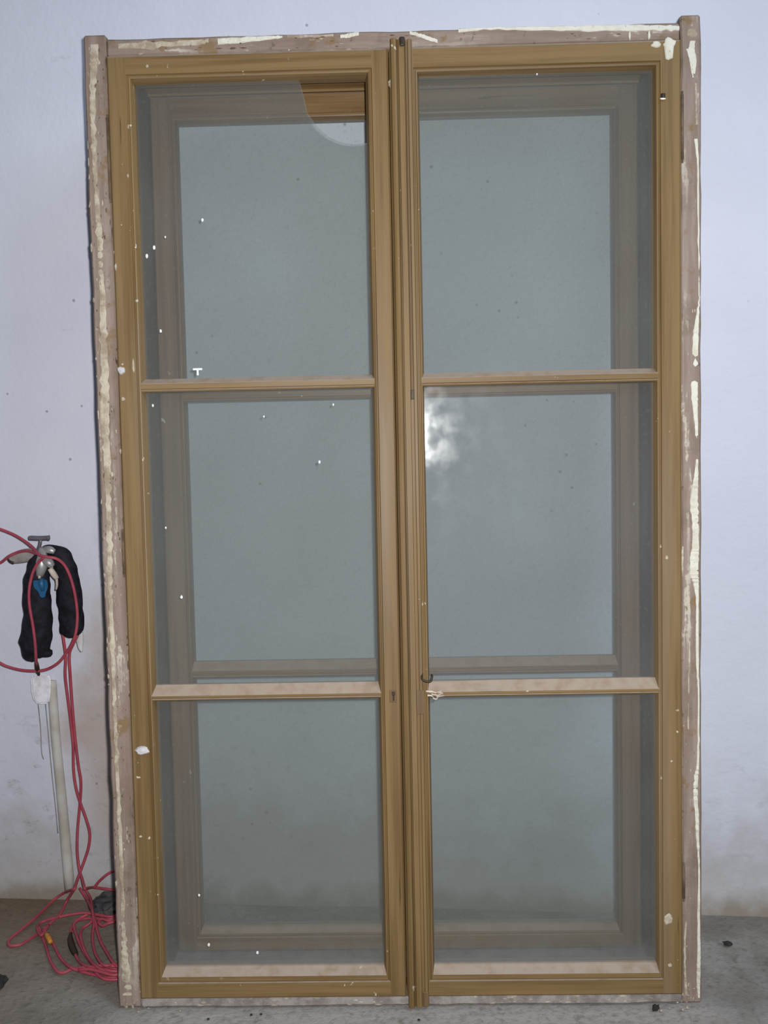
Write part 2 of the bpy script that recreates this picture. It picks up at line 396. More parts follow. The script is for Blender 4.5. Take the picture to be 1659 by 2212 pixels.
# deep box behind: linings all around
part('box_lining', box_me(0.064, 0.084, 0.0455, T, 0.03, 1.775, 0.001), M['lin'])
part('box_lining', box_me(1.0185, 1.0385, 0.0455, T, 0.03, 1.775, 0.001), M['lin'])
part('box_lining', box_me(0.0845, 1.018, 0.0455, T, 1.758, 1.775, 0.001), M['lin'])
part('box_sill', box_me(0.0845, 1.018, 0.0455, T, 0.03, 0.044, 0.001), M['sill'], label='dust-grey sill board inside the box')
# rebate strip closing the step between frame and box
part('frame_rebate', box_me(0.0415, 0.0640, 0.022, 0.0450, 0.02, V1, 0.001), M['lin'])
part('frame_rebate', box_me(1.0385, U6 + 0.001, 0.022, 0.0450, 0.02, V1, 0.001), M['lin'])

def sash(name, parent, o, i, wf, th, glass_w, lip, mats, ledge=0.026, seed=0):
    """mitred sash: o, i = (left, right, bottom, top) of outer edge and glass opening; moulded inner lip"""
    def loop(l, r, b, t, w):
        return [(i[0] - l, w, i[2] - b), (i[1] + r, w, i[2] - b), (i[1] + r, w, i[3] + t), (i[0] - l, w, i[3] + t)]
    def frm(k):  # loop between outer and inner edge
        return k
    L = []
    O = lambda e, w: [(o[0] + e, w, o[2] + e), (o[1] - e, w, o[2] + e), (o[1] - e, w, o[3] - e), (o[0] + e, w, o[3] - e)]
    L.append(O(0, wf + th)); L.append(O(0, wf + 0.003)); L.append(O(0.003, wf))
    a = lip
    L.append(loop(a, a, ledge, a, wf))
    L.append(loop(a - 0.0015, a - 0.0015, ledge - 0.001, a - 0.0015, wf + 0.0035))
    L.append(loop(a - 0.003, a - 0.003, ledge - 0.002, a - 0.003, wf + 0.0035))
    L.append(loop(a - 0.0045, a - 0.0045, ledge - 0.004, a - 0.0045, wf + 0.001))
    L.append(loop(a - 0.007, a - 0.007, ledge * 0.55, a - 0.007, wf + 0.002))
    L.append(loop(0.001, 0.001, 0.002, 0.001, glass_w - 0.003))
    L.append(loop(0, 0, 0, 0, glass_w + 0.004))
    L.append(loop(0, 0, 0, 0, wf + th))
    vs = [v for l in L for v in l]; fs, mi = [], []
    n = len(L)
    for k in range(n):
        k2 = (k + 1) % n
        if k == 2:                            # flat faces: full-height stiles, rails butted between them
            q0, q1 = L[2], L[3]; b = len(vs)
            vs += [(q1[0][0], wf, q0[0][2]), (q1[1][0], wf, q0[0][2]), (q1[1][0], wf, q0[2][2]), (q1[0][0], wf, q0[2][2])]
            A, B = k * 4, k2 * 4
            fs += [(A, b, B, B + 3, b + 3, A + 3), (b + 1, A + 1, A + 2, b + 2, B + 2, B + 1), (b, b + 1, B + 1, B), (B + 3, B + 2, b + 2, b + 3)]; mi += [0, 0, 1, 1]
            continue
        for s_ in range(4):
            s2 = (s_ + 1) % 4
            fs.append((k * 4 + s_, k * 4 + s2, k2 * 4 + s2, k2 * 4 + s_)); mi.append(1 if s_ in (0, 2) else 0)
    return part(name, mesh_from(name, vs, fs, mi), mats, parent)

def pane(parent, u0, u1, v0, v1, w, mat, label=None, poly=None):
    if poly is None:
        me = box_me(u0 - 0.003, u1 + 0.003, w, w + 0.003, v0 - 0.003, v1 + 0.003)
    else:
        n = len(poly); vs = [(x, w, z) for x, z in poly] + [(x, w + 0.003, z) for x, z in poly]
        fs = [tuple(range(n)), tuple(range(2 * n - 1, n - 1, -1))] + [(k, (k + 1) % n, n + (k + 1) % n, n + k) for k in range(n)]
        me = mesh_from('pane', vs, fs)
        bm = bmesh.new(); bm.from_mesh(me); bmesh.ops.triangulate(bm, faces=[f for f in bm.faces if len(f.verts) > 4]); bm.to_mesh(me); bm.free()
    return part('glass_pane', me, mat, parent, label)

TWIST = 0.0145
WF = -0.007                                   # the sashes stand a little proud of the frame
GW = 0.012
def muntin_me(u0, u1, vb, h, wf, gw, ch=0.45):
    """glazing bar: bevelled dusty top, flat face, small bead below"""
    f = wf + 0.001
    prof = [(gw + 0.008, vb + h), (gw - 0.001, vb + h), (f + 0.001, vb + h * (1 - ch)), (f, vb + h * (1 - ch) - 0.001),
            (f, vb + 0.006), (f + 0.0025, vb + 0.0045), (f + 0.001, vb + 0.003), (f + 0.003, vb + 0.0005), (gw - 0.001, vb), (gw + 0.008, vb)]
    return prism_x(u0, u1, prof)
wood = [M['wv'], M['wh']]
MH = 0.0245
# left leaf
CL = sash('casement', WIN, (U1, 0.546, V6, V1), (U2, U3, V5, V2), WF, 0.036, GW, 0.0125, wood)
CL['label'] = 'front leaf with the broken top pane'
part('muntin', muntin_me(U2 - 0.006, U3 + 0.006, VM1, MH, WF, GW, 0.35), M['wh'], CL)
part('muntin', muntin_me(U2 - 0.006, U3 + 0.006, VM2, MH + 0.003, WF, GW, 0.6), M['wh'], CL, 'glazing bar with a dust-covered bevel')
# broken top pane: a curved bite out of its upper inner corner
hole = [(644, 165), (650, 185), (655, 203), (660, 222), (664, 243), (674, 258), (684, 273), (697, 286), (712, 297), (728, 305), (746, 310), (764, 312), (782, 311), (797, 309)]
def loc(px, py, w):
    d = ray(px, py); n = to_world(0, 0, 1); P = CAM_P + d * ((n * w - CAM_P).dot(n) / d.dot(n))
    return P.x, P.dot(to_world(0, 1, 0))
hp = [loc(px, py, GW) for px, py in hole]
poly = [(U2 - 0.003, VM1 + MH - 0.003), (U3 + 0.003, VM1 + MH - 0.003), (U3 + 0.003, hp[-1][1])]
poly += [hp[k] for k in range(len(hp) - 2, 0, -1)] + [(hp[0][0], V2 + 0.003), (U2 - 0.003, V2 + 0.003)]
pane(CL, 0, 0, 0, 0, GW, M['g1'], 'dusty pane with a curved piece broken out of its corner', poly)
pane(CL, U2, U3, VM2 + MH + 0.003, VM1, GW, M['g2'])
pane(CL, U2, U3, V5, VM2, GW, M['g1'])
# right leaf
CR = sash('casement', WIN, (0.5475, U6, V6, V1), (U4, U5, V5, V2), WF, 0.036, GW, 0.0105, wood)
CR['label'] = 'front leaf with three whole panes'
part('muntin', muntin_me(U4 - 0.006, U5 + 0.006, VM1, MH, WF, GW, 0.35), M['wh'], CR)
part('muntin', muntin_me(U4 - 0.006, U5 + 0.006, VM2, MH + 0.003, WF, GW, 0.6), M['wh'], CR, 'glazing bar with a dust-covered bevel')
pane(CR, U4, U5, VM1 + MH, V2, GW, M['g2'])
gp = pane(CR, U4, U5, VM2 + MH + 0.003, VM1, GW, M['g3'], 'streaky dusty pane')
for v_ in gp.data.vertices: v_.co.y += (v_.co.x - (U4 + U5) / 2) * TWIST      # this pane sits slightly askew in its rebate
pane(CR, U4, U5, V5, VM2, GW, M['g1'])
# moulded cover strip over the meeting of the leaves, standing on the right leaf
f = WF - 0.0005
ast = [(0.5495, f), (0.5500, f - 0.006), (0.5520, f - 0.0105), (0.5560, f - 0.0125), (0.5600, f - 0.0105), (0.5620, f - 0.006), (0.5628, f - 0.0025),
       (0.5640, f - 0.0025), (0.5650, f - 0.008), (0.5745, f - 0.008), (0.5755, f - 0.003), (0.5805, f - 0.003), (0.5815, f - 0.007),
       (0.5860, f - 0.007), (0.5875, f - 0.004), (0.5885, f)]
part('cover_strip', prism_z(0.004, 1.7715, ast), M['wv'], CR, 'moulded upright strip covering the meeting edges')

# inner (back) pair of leaves at the far side of the box
DW = 0.122
back = [M['bv'], M['bh']]
BB = (0.0465, 1.729)
def back_leaf(o, i):
    c = sash('casement', WIN, o, i, DW, 0.032, DW + 0.016, 0.010, back, ledge=0.018)
    part('muntin', muntin_me(i[0] - 0.005, i[1] + 0.005, 1.148, 0.031, DW, DW + 0.016, 0.4), M['bh'], c)
    part('muntin', muntin_me(i[0] - 0.005, i[1] + 0.005, 0.603, 0.031, DW, DW + 0.016, 0.5), M['bh'], c)
    for a, b in ((1.179, i[3]), (0.634, 1.148), (i[2], 0.603)): pane(c, i[0], i[1], a, b, DW + 0.016, M['gb'])
    c['label'] = 'brown inner leaf seen through the dusty glass'
back_leaf((0.0865, 0.5515, BB[0], BB[1]), (0.1356, 0.508, 0.0924, 1.6814))
back_leaf((0.5525, 1.0160, BB[0], BB[1]), (0.596, 0.9688, 0.0924, 1.6814))
part('inner_head', prism_x(0.0845, 1.018, [(DW + 0.03, 1.7575), (DW - 0.02, 1.7575), (DW - 0.02, 1.744), (DW - 0.014, 1.738), (DW + 0.001, 1.735), (DW + 0.001, 1.7305), (DW + 0.03, 1.7305)]), M['bh'])

# ---- residue of plaster and paint, thin uneven crusts on the frame
def crust(pts, w, th, mat, parent=WIN, jit=0.0012, seed=0, name='plaster_residue', vertical=True, sub=5):
    """pts: (along, near, far) triples in local metres; a ragged ribbon with thickness"""
    P = catmull(pts, sub); vs, fs = [], []
    for k, p in enumerate(P):
        j1 = noise.noise(Vector((k * 0.9, seed, 0))) * jit * 2; j2 = noise.noise(Vector((k * 0.9, seed + 5, 0))) * jit * 2
        t_ = th * (0.6 + 0.8 * abs(noise.noise(Vector((k * 0.5, seed + 9, 0)))))
        a, b = p.y + j1, p.z + j2
        mid = (a + b) / 2
        for q, ww in ((a, w), (a + (b - a) * 0.18, w - t_), (mid, w - t_ * 1.15), (b - (b - a) * 0.18, w - t_), (b, w)):
            vs.append((q, ww, p.x) if vertical else (p.x, ww, q))
    n = len(P)
    for k in range(n - 1):
        for c in range(4): fs.append((k * 5 + c, k * 5 + c + 1, (k + 1) * 5 + c + 1, (k + 1) * 5 + c))
        fs.append((k * 5 + 4, k * 5, (k + 1) * 5, (k + 1) * 5 + 4))
    fs.append((0, 1, 2, 3, 4)); fs.append(tuple((n - 1) * 5 + c for c in (4, 3, 2, 1, 0)))
    return part(name, mesh_from(name, vs, fs), mat, parent)
PX = 0.000846
rb = [(640, 5, 2), (660, 8, 3), (700, 15, 4), (730, 20, 4), (800, 24, 4), (850, 24, 5), (880, 20, 6), (930, 15, 6), (990, 13, 6), (1030, 18, 5), (1055, 23, 5), (1090, 27, 4),
      (1130, 23, 3), (1180, 22, 3), (1200, 27, 3), (1240, 28, 3), (1260, 20, 4), (1300, 13, 5), (1360, 14, 5), (1450, 12, 5), (1500, 9, 4), (1600, 10, 4), (1655, 12, 5),
      (1680, 19, 6), (1720, 20, 7), (1760, 16, 5), (1800, 14, 5), (1850, 10, 4), (1900, 9, 3), (1980, 11, 3), (2050, 11, 2), (2090, 12, 2), (2130, 12, 3), (2155, 9, 4)]
crust([(v_of(y), W - a * PX, W - b * PX) for y, a, b in rb], 0.0015, 0.003, M['paint'], jit=0.0006, seed=2)
lb = [(95, 12, 36), (150, 10, 30), (200, 8, 25), (319, 8, 22), (400, 10, 22), (512, 11, 28), (600, 14, 28), (700, 11, 30), (800, 8, 32), (900, 5, 28), (1000, 8, 27), (1100, 10, 25),
      (1200, 8, 24), (1300, 8, 20), (1400, 8, 21), (1500, 9, 19), (1600, 9, 20), (1750, 10, 20), (1850, 11, 22), (2000, 10, 22), (2070, 6, 26), (2150, 3, 34)]
crust([(v_of(y, 230), a * PX, b * PX) for y, a, b in lb], 0.0015, 0.003, M['plast'], jit=0.0028, seed=11, sub=9)
# right jamb, upper streaks and the hinge-side line
for k, (pts, mt) in enumerate((
    ([(88, 24, 10), (105, 27, 12), (130, 21, 8), (160, 17, 12)], 'paint'), ([(105, 32, 22), (125, 26, 18), (150, 22, 17), (168, 18, 15)], 'paint'),
    ([(180, 14, 8), (230, 13, 7), (270, 12, 6)], 'dingy'), ([(300, 16, 6), (360, 9, 4), (440, 9, 4), (540, 7, 3), (640, 6, 3)], 'paint'),
    ([(1385, 28, 24), (1430, 29, 24), (1470, 30, 26), (1575, 31, 27)], 'plast'), ([(1180, 42, 38), (1205, 44, 38), (1245, 42, 39)], 'plast'),
    ([(178, 55, 52), (200, 55, 51.5), (270, 54.5, 51.5), (345, 53, 51)], 'paint'), ([(1990, 37, 32), (2040, 40, 35), (2100, 40, 34), (2150, 38, 30)], 'plast'))):
    crust([(v_of(y), W - a * PX, W - b * PX) for y, a, b in pts], 0.001, 0.002, M[mt], jit=0.0008, seed=20 + k)
# head: long white smears and drips
def head(pts, mt, seed, jit=0.0012):
    c = []
    for x, a, b in pts: c.append((u_of(x, a), v_of(b, x), v_of(a, x)))
    crust(c, 0.002, 0.0018, M[mt], jit=jit, seed=seed, vertical=False)
head([(255, 92, 106), (330, 88, 104), (420, 84, 98), (450, 83, 92)], 'plast', 31, 0.002)
head([(470, 82, 96), (520, 79, 92), (580, 76, 86), (610, 76, 82)], 'paint', 32)
head([(735, 74, 82), (755, 70, 82), (775, 68, 77)], 'paint', 33)
head([(885, 66, 74), (905, 70, 80), (925, 76, 88), (945, 84, 93)], 'paint', 34)
head([(620, 74, 82), (680, 74, 80), (720, 72, 78)], 'dingy', 35)
head([(990, 60, 70), (1060, 58, 64), (1150, 56, 66), (1250, 54, 67), (1350, 52, 67), (1440, 53, 66), (1468, 55, 65)], 'paint', 36)
def blob(px, py, rx, rz, mat, parent, w, name, seed, th=0.0015, n=14, label=None, drip=0.0):
    cx_, cz_ = loc(px, py, w); vs = [(cx_, w - th * 1.3, cz_)]; fs = []
    for s_, ww in ((0.75, w - th), (1.0, w + 0.0002)):
        for k in range(n):
            a = 2 * math.pi * k / n; r = 1 + 0.45 * noise.noise(Vector((math.cos(a) * 1.3, math.sin(a) * 1.3, seed)))
            dz = math.sin(a) * rz * r * s_
            if drip and math.sin(a) < -0.7: dz -= drip
            vs.append((cx_ + math.cos(a) * rx * r * s_, ww, cz_ + dz))
    for k in range(n):
        k2 = (k + 1) % n
        fs.append((0, 1 + k, 1 + k2)); fs.append((1 + k, 1 + n + k, 1 + n + k2, 1 + k2))
    fs.append(tuple(1 + n + k for k in range(n)))
    return part(name, mesh_from(name, vs, fs), mat, parent, label)
blob(1418, 96, 0.009, 0.006, M['paint'], CR, WF, 'paint_smear', 1); blob(1446, 96, 0.011, 0.011, M['paint'], CR, WF, 'paint_smear', 2, drip=0.016)
blob(1360, 76, 0.0022, 0.008, M['paint'], WIN, 0.001, 'paint_smear', 3); blob(1402, 76, 0.0022, 0.009, M['paint'], WIN, 0.001, 'paint_smear', 4)
blob(1494, 72, 0.012, 0.009, M['plast'], WIN, 0.001, 'paint_smear', 5)
blob(308, 1621, 0.0145, 0.0075, M['pale'], CL, WF, 'plaster_splash', 6, 0.004, label='grey-white splash on the stile')
blob(262, 800, 0.007, 0.008, M['pale'], CL, WF, 'plaster_splash', 7, 0.003); blob(266, 862, 0.004, 0.004, M['plast'], CL, WF, 'plaster_splash', 8, 0.002)
for k, (px, py, rx, rz) in enumerate(((250, 577, .0022, .008), (288, 790, .0025, .014), (260, 975, .002, .006), (276, 380, .002, .004), (247, 1060, .003, .011), (242, 1025, .003, .005), (318, 143, .003, .003),
                                     (1444, 1985, .008, .012), (1447, 2085, .004, .004), (1440, 1205, .003, .004), (848, 180, .008, .010))):
    blob(px, py, rx, rz, M['plast'], CL if px < 860 else CR, WF if px != 848 else WF, 'paint_fleck', 30 + k, 0.0012, 9)
def speckle(name, spots, mat, w, seed):
    """many small ragged plaster scales, joined: (u, v, ru, rv)"""
    vs, fs = [], []; n = 7
    for q, (u, v, ru, rv) in enumerate(spots):
        b = len(vs); vs.append((u, w - 0.0014, v))
        for k in range(n):
            a = 2 * math.pi * k / n; k_ = 1 + 0.6 * noise.noise(Vector((math.cos(a) * 1.5, math.sin(a) * 1.5, q * 3.1 + seed)))
            vs.append((u + math.cos(a) * ru * k_, w + 0.001, v + math.sin(a) * rv * k_))
        for k in range(n): fs.append((b, b + 1 + k, b + 1 + (k + 1) % n))
        fs.append(tuple(b + n - k for k in range(n)))
    o = part(name, mesh_from(name, vs, fs), mat); o['kind'] = 'stuff'; return o
rs = random.Random(12)
sp1 = [(min(0.040, max(0.002, rs.gauss(0.014, 0.010))), rs.uniform(0.02, 1.78), rs.uniform(.0012, .0032), rs.uniform(.002, .012)) for _ in range(190)]
sp2 = [(min(0.040, max(0.002, rs.gauss(0.022, 0.012))), rs.uniform(0.02, 1.78), rs.uniform(.001, .0028), rs.uniform(.002, .010)) for _ in range(170)]
sp3 = [(rs.uniform(0.05, 1.05), rs.uniform(1.764, 1.788), rs.uniform(.003, .012), rs.uniform(.001, .003)) for _ in range(70)]
sp4 = [(rs.uniform(1.066, 1.097), rs.uniform(0.02, 1.79), rs.uniform(.0007, .002), rs.uniform(.002, .010)) for _ in range(70)]
sp5 = [(rs.uniform(0.002, 0.045), rs.uniform(0.0, 0.05), rs.uniform(.003, .007), rs.uniform(.003, .006)) for _ in range(26)] + [(rs.uniform(1.064, 1.098), rs.uniform(0.0, 0.04), rs.uniform(.002, .005), rs.uniform(.002, .005)) for _ in range(22)]
sp6 = [(rs.uniform(0.05, 1.05), rs.uniform(0.003, 0.017), rs.uniform(.003, .010), rs.uniform(.001, .003)) for _ in range(60)]
speckle('plaster_speckle', sp1, M['plast'], 0.0005, 1); speckle('plaster_speckle', sp2, M['fdirt'], 0.0005, 2)
speckle('plaster_speckle', sp3[:35], M['plast'], 0.002, 3); speckle('plaster_speckle', sp3[35:], M['fdirt'], 0.002, 4)
speckle('plaster_speckle', sp4, M['plast'], 0.0005, 5); speckle('plaster_speckle', [(a, b, c * .7, d * rs.uniform(.5, 1.6)) for a, b, c, d in sp5], M['plast'], 0.0005, 6); speckle('plaster_speckle', sp6, M['plast'], -0.0035, 7)
# white paint flecks and the T-shaped smear on the glass
for k, (px, py, r) in enumerate(((333, 535, .0035), (317, 553, .0035), (306, 660, .0025), (347, 715, .003), (437, 475, .003), (357, 512, .002), (330, 876, .0025), (690, 998, .003), (720, 874, .002),
                                 (322, 1214, .002), (358, 1140, .002), (392, 1290, .003), (430, 1934, .0025), (451, 2041, .003), (556, 2058, .003), (1160, 160, .002), (570, 900, .002))):
    blob(px, py, r * 0.8, r * 1.2, M['fleck'], CL if px < 860 else CR, GW, 'paint_fleck', 60 + k, 0.0008, 8)
tx, tz = loc(427, 802, GW)
part('paint_mark', box_me(tx - 0.0085, tx + 0.0085, GW - 0.0008, GW, tz + 0.002, tz + 0.0055, 0.0003), M['fleck'], CL, 'white T-shaped paint mark on the glass')
part('paint_mark', box_me(tx - 0.0018, tx + 0.0018, GW - 0.0008, GW, tz - 0.0075, tz + 0.002, 0.0003), M['fleck'], CL)

# ---- ironwork
def cyl_z(x, y, z0, z1, r, n=10):
    return prism_z(z0, z1, [(x + r * math.cos(2 * math.pi * k / n), y + r * math.sin(2 * math.pi * k / n)) for k in range(n)])
def hinge(u, y0, y1, px, side):
    z0, z1 = v_of(y1, px), v_of(y0, px)
    k = part('hinge', cyl_z(u, -0.0005, z0, z1, 0.0027), M['fdirt'], WIN, 'dark iron hinge knuckle in the gap', True)
    part('hinge_finial', cyl_z(u, -0.0005, z1, z1 + 0.006, 0.0020), M['fdirt'], k); part('hinge_finial', cyl_z(u, -0.0005, z0 - 0.006, z0, 0.0020), M['fdirt'], k)
hinge(0.0395, 255, 430, 240, -1); hinge(0.0395, 1150, 1240, 258, -1); hinge(U6 + 0.004, 205, 345, 1467, 1); hinge(U6 + 0.004, 1870, 1940, 1472, 1)
ku, kv = loc(849, 1503, WF)
kp = part('keyhole_plate', box_me(ku - 0.0065, ku + 0.0065, WF - 0.0015, WF + 0.0005, kv - 0.012, kv + 0.011, 0.0008), M['bv'], CL)
part('keyhole', box_me(ku - 0.002, ku + 0.004, WF - 0.0024, WF - 0.0016, kv + 0.001, kv + 0.008, 0.0005), M['iron'], CL)
part('keyhole', box_me(ku - 0.0005, ku + 0.0025, WF - 0.0022, WF - 0.0016, kv - 0.009, kv + 0.001, 0.0005), M['iron'], CL)
# remains of the latch: a small hook and torn fibres on the right leaf
lu, lv = loc(913, 1470, WF - 0.008)
part('latch_hook', tube_me([(lu - 0.001, WF - 0.004, lv + 0.012), (lu - 0.001, WF - 0.010, lv + 0.004), (lu + 0.004, WF - 0.012, lv), (lu + 0.014, WF - 0.012, lv - 0.001), (lu + 0.017, WF - 0.011, lv + 0.006), (lu + 0.017, WF - 0.007, lv + 0.010)], 0.0022, 8, 4), M['iron'], CR, 'bent iron latch hook', True)
part('latch_plate', box_me(lu - 0.012, lu + 0.001, WF - 0.0095, WF - 0.0078, lv - 0.062, lv - 0.018, 0.0005), M['bv'], CR)
for k in range(9):
    a = loc(921 + (k * 29 % 17) * 1.6, 1493 + (k * 37 % 17), WF)
    part('wood_splinter', tube_me([(a[0], WF - 0.001, a[1]), (a[0] + 0.006, WF - 0.003, a[1] + 0.0015 * math.sin(k * 2.1)), (a[0] + 0.012 + 0.004 * math.sin(k * 3.3), WF - 0.001 - 0.001 * (k % 3), a[1] + 0.004 * math.sin(k * 1.7))], [0.0018, 0.0014, 0.0005], 5, 3), M['dingy'] if k % 3 else M['crumb'], CR)
# bolt rod in the channel of the cover strip, with its top and bottom guides
r0 = v_of(862, 893); r1 = 1.768
part('bolt_rod', cyl_z(0.578, WF - 0.0052, r0, r1, 0.0019), M['bv'], CR)
part('bolt_guide', box_me(0.5752, 0.5812, WF - 0.0085, WF - 0.0032, r0 - 0.001, r0 + 0.016, 0.0006), M['iron'], CR)
part('bolt_catch', box_me(0.5665, 0.5765, WF - 0.012, WF - 0.0077, 1.758, 1.774, 0.0025, 2), M['iron'], CR, 'dark iron catch at the top of the cover strip')
part('bolt_catch', box_me(0.577, 0.5875, WF - 0.0105, WF - 0.0077, 0.006, 0.034, 0.0012), M['bv'], CR)
su, sv = loc(1432, 208, WF)
part('screw', cyl_z(su, WF - 0.001, sv - 0.004, sv + 0.004, 0.004), M['iron'], CR)
blob(1432, 213, 0.0055, 0.0016, M['fleck'], CR, WF - 0.003, 'paint_fleck', 91, 0.001, 8)

# ------------------------------------------------------------------ things on the wall, left of the window
# steel clamp with T-handle and grey arm
CLP = empty('screw_clamp', on_wall(95, 1215, 0.02))
tag(CLP, 'dull metal clamp with a T-handle fixed to the wall above the black sleeve', 'clamp')
def wpart(name, me, mat, parent, smooth=False, label=None):
    o = link(name, me, mat, None, smooth); o.parent = parent; o.matrix_parent_inverse = Matrix.Translation(parent.location).inverted()
    if label: o['label'] = label
    return o
OW = lambda px, py, off: on_wall(px, py, off)
wpart('t_handle', tube_me([OW(63, 1162, .075), OW(66, 1162, .075), OW(85, 1162.5, .075), OW(101, 1162, .075), OW(106, 1162, .075)], [.0042, .005, .005, .005, .0062], 10, 3), M['gun'], CLP, True, 'grey cross bar')
wpart('stem', tube_me([OW(88, 1166, .075), OW(86, 1178, .073), OW(82, 1190, .07), OW(84, 1206, .065)], .0036, 8, 3), M['gun'], CLP, True)
wpart('arm', tube_me([OW(22, 1210, .05), OW(34, 1205, .05), OW(50, 1201, .052), OW(70, 1198, .055), OW(86, 1200, .058)], [.009, .013, .015, .014, .010], 10, 4, squash=.5), M['tanarm'], CLP, True, 'grey-tan arm pointing away from the window')
wpart('arm_end', tube_me([OW(19, 1208, .05), OW(23, 1213, .053), OW(30, 1216, .053)], .0035, 8, 3), M['iron'], CLP, True)
wpart('jaw', tube_me([OW(90, 1184, .078), OW(92, 1200, .088), OW(90, 1220, .095), OW(86, 1245, .096)], [.006, .010, .013, .007], 10, 4), M['steel'], CLP, True)
wpart('jaw', tube_me([OW(96, 1186, .078), OW(108, 1188, .085), OW(118, 1192, .086)], [.006, .008, .005], 10, 4), M['steel'], CLP, True)
wpart('jaw', tube_me([OW(94, 1208, .097), OW(106, 1216, .1), OW(114, 1224, .099)], [.008, .010, .006], 10, 4), M['steel'], CLP, True)
wpart('prong', tube_me([OW(108, 1228, .1), OW(116, 1240, .099), OW(123, 1250, .097)], [.0055, .0065, .005], 8, 3), M['beige'], CLP, True, 'beige prong')
wpart('prong', tube_me([OW(122, 1250, .097), OW(123, 1262, .094), OW(121, 1274, .09)], [.003, .0028, .002], 8, 3), M['beige'], CLP, True)
wpart('prong', tube_me([OW(86, 1240, .1), OW(85, 1250, .102)], [.003, .003], 8, 1), M['beige'], CLP, True)
wpart('wall_plate', tube_me([OW(92, 1205, .0), OW(92, 1205, .03), OW(92, 1205, .062)], .012, 10, 2), M['gun'], CLP, True)

# black padded sleeve, folded over the clamp so that two ends hang
SLV = empty('padded_sleeve', on_wall(100, 1370, 0.05))
tag(SLV, 'limp black padded sleeve folded over the clamp, two ends hanging', 'sleeve')
sl = [(76, 1430, 4, .045), (67, 1416, 16, .05), (73, 1398, 31, .052), (80, 1370, 33, .052), (82, 1335, 30, .052), (80, 1290, 29, .053), (81, 1245, 26, .054), (85, 1214, 21, .054), (95, 1196, 16, .053),
      (112, 1190, 14, .052), (128, 1198, 20, .051), (140, 1222, 24, .05), (147, 1260, 26, .049), (152, 1300, 27, .047), (154, 1340, 25, .046), (156, 1362, 25, .046), (157, 1371, 20, .046)]
def lumpy(o, amp, sc_):
    for v in o.data.vertices:
        v.co += Vector(noise.noise_vector(v.co * sc_)) * amp
s1 = wpart('sleeve_body', tube_me([OW(x, y, q) for x, y, r, q in sl], [r * 0.00102 for x, y, r, q in sl], 18, 6, squash=.8), M['black'], SLV, True)
lumpy(s1, 0.0045, 38)
wpart('cuff', tube_me([OW(100, 1404, .05), OW(99, 1412, .05), OW(99, 1417, .05)], [.0135, .0145, .012], 14, 3, squash=.8), M['black'], SLV, True)
s2 = wpart('lining_tip', tube_me([OW(170, 1366, .04), OW(172, 1384, .04), OW(173, 1396, .04), OW(177, 1408, .04)], [.011, .009, .006, .002], 10, 4, squash=.5), M['pale'], SLV, True, 'pale cloth tip showing below the sleeve')
lumpy(s2, 0.002, 60)
# blue clip
BC = empty('plastic_clip', on_wall(88, 1270, 0.08))
tag(BC, 'small blue plastic clip hanging in front of the black sleeve', 'clip')
def clip_me():
    pts = [(71, 1254), (102, 1252), (104, 1268), (99, 1280), (97, 1291), (87, 1291), (83, 1278), (73, 1270)]
    vs = [OW(x, y, .091) for x, y in pts] + [OW(x, y, .10) for x, y in pts]; n = len(pts)
    fs = [tuple(range(n)), tuple(range(2 * n - 1, n - 1, -1))] + [(k, (k + 1) % n, n + (k + 1) % n, n + k) for k in range(n)]
    me = mesh_from('clip', vs, fs); bm = bmesh.new(); bm.from_mesh(me); bmesh.ops.bevel(bm, geom=bm.edges[:], offset=.0018, segments=2, affect='EDGES'); bm.to_mesh(me); bm.free(); return me
wpart('clip_body', clip_me(), M['blue'], BC)
wpart('clip_lever', tube_me([OW(90, 1250, .102), OW(90, 1262, .106), OW(92, 1276, .104)], [.005, .0065, .003], 8, 3), M['blue'], BC, True)

# red cord: loop on the clamp, two strands down to a loose heap on the floor
RC = empty('red_cord', on_floor(180, 2060))
tag(RC, 'thin red cord looped on the clamp and heaped on the floor beside the window', 'cord')
R_ = 0.0032
def cord(name, pts, r=R_, label=None): return wpart(name, tube_me(pts, r, 8, 6), M['red'], RC, True, label)
cord('hanging_loop', [OW(x, y, q) for x, y, q in ((-60, 1135, .05), (-25, 1136, .055), (0, 1143, .06), (30, 1155, .065), (55, 1170, .075), (72, 1184, .092), (84, 1198, .112),
     (100, 1203, .116), (122, 1207, .11), (140, 1222, .098), (153, 1250, .092), (162, 1285, .088), (167, 1325, .085), (165, 1360, .083), (158, 1385, .08), (145, 1408, .07),
     (128, 1430, .065), (106, 1444, .06), (84, 1449, .058), (50, 1448, .055), (20, 1441, .05), (0, 1432, .05), (-40, 1405, .05), (-75, 1350, .05), (-85, 1280, .05), (-55, 1235, .052), (-20, 1221, .055), (2, 1215, .058), (20, 1201, .068), (42, 1192, .074), (62, 1190, .085), (80, 1196, .105))], R_)
cord('hanging_end', [OW(x, y, q) for x, y, q in ((95, 1204, .113), (82, 1216, .108), (70, 1240, .1), (63, 1275, .098), (64, 1310, .097), (71, 1350, .096), (76, 1390, .095), (78, 1425, .08), (80, 1436, .06))], R_)
wpart('cord_sleeve', tube_me([OW(79, 1432, .066), OW(81, 1446, .058), OW(84, 1458, .05)], [.004, .005, .003], 8, 3), M['iron'], RC, True, 'black joint below the loop')
cord('strand', [OW(x, y, q) for x, y, q in ((135, 1368, .05), (138, 1385, .05), (142, 1420, .045), (141, 1460, .04), (147, 1510, .035), (153, 1560, .03), (158, 1610, .03), (159, 1660, .03), (164, 1700, .03), (174, 1735, .03), (186, 1768, .03), (194, 1800, .03), (192, 1828, .03), (184, 1855, .035), (174, 1882, .04), (167, 1902, .06), (161, 1920, .09))])
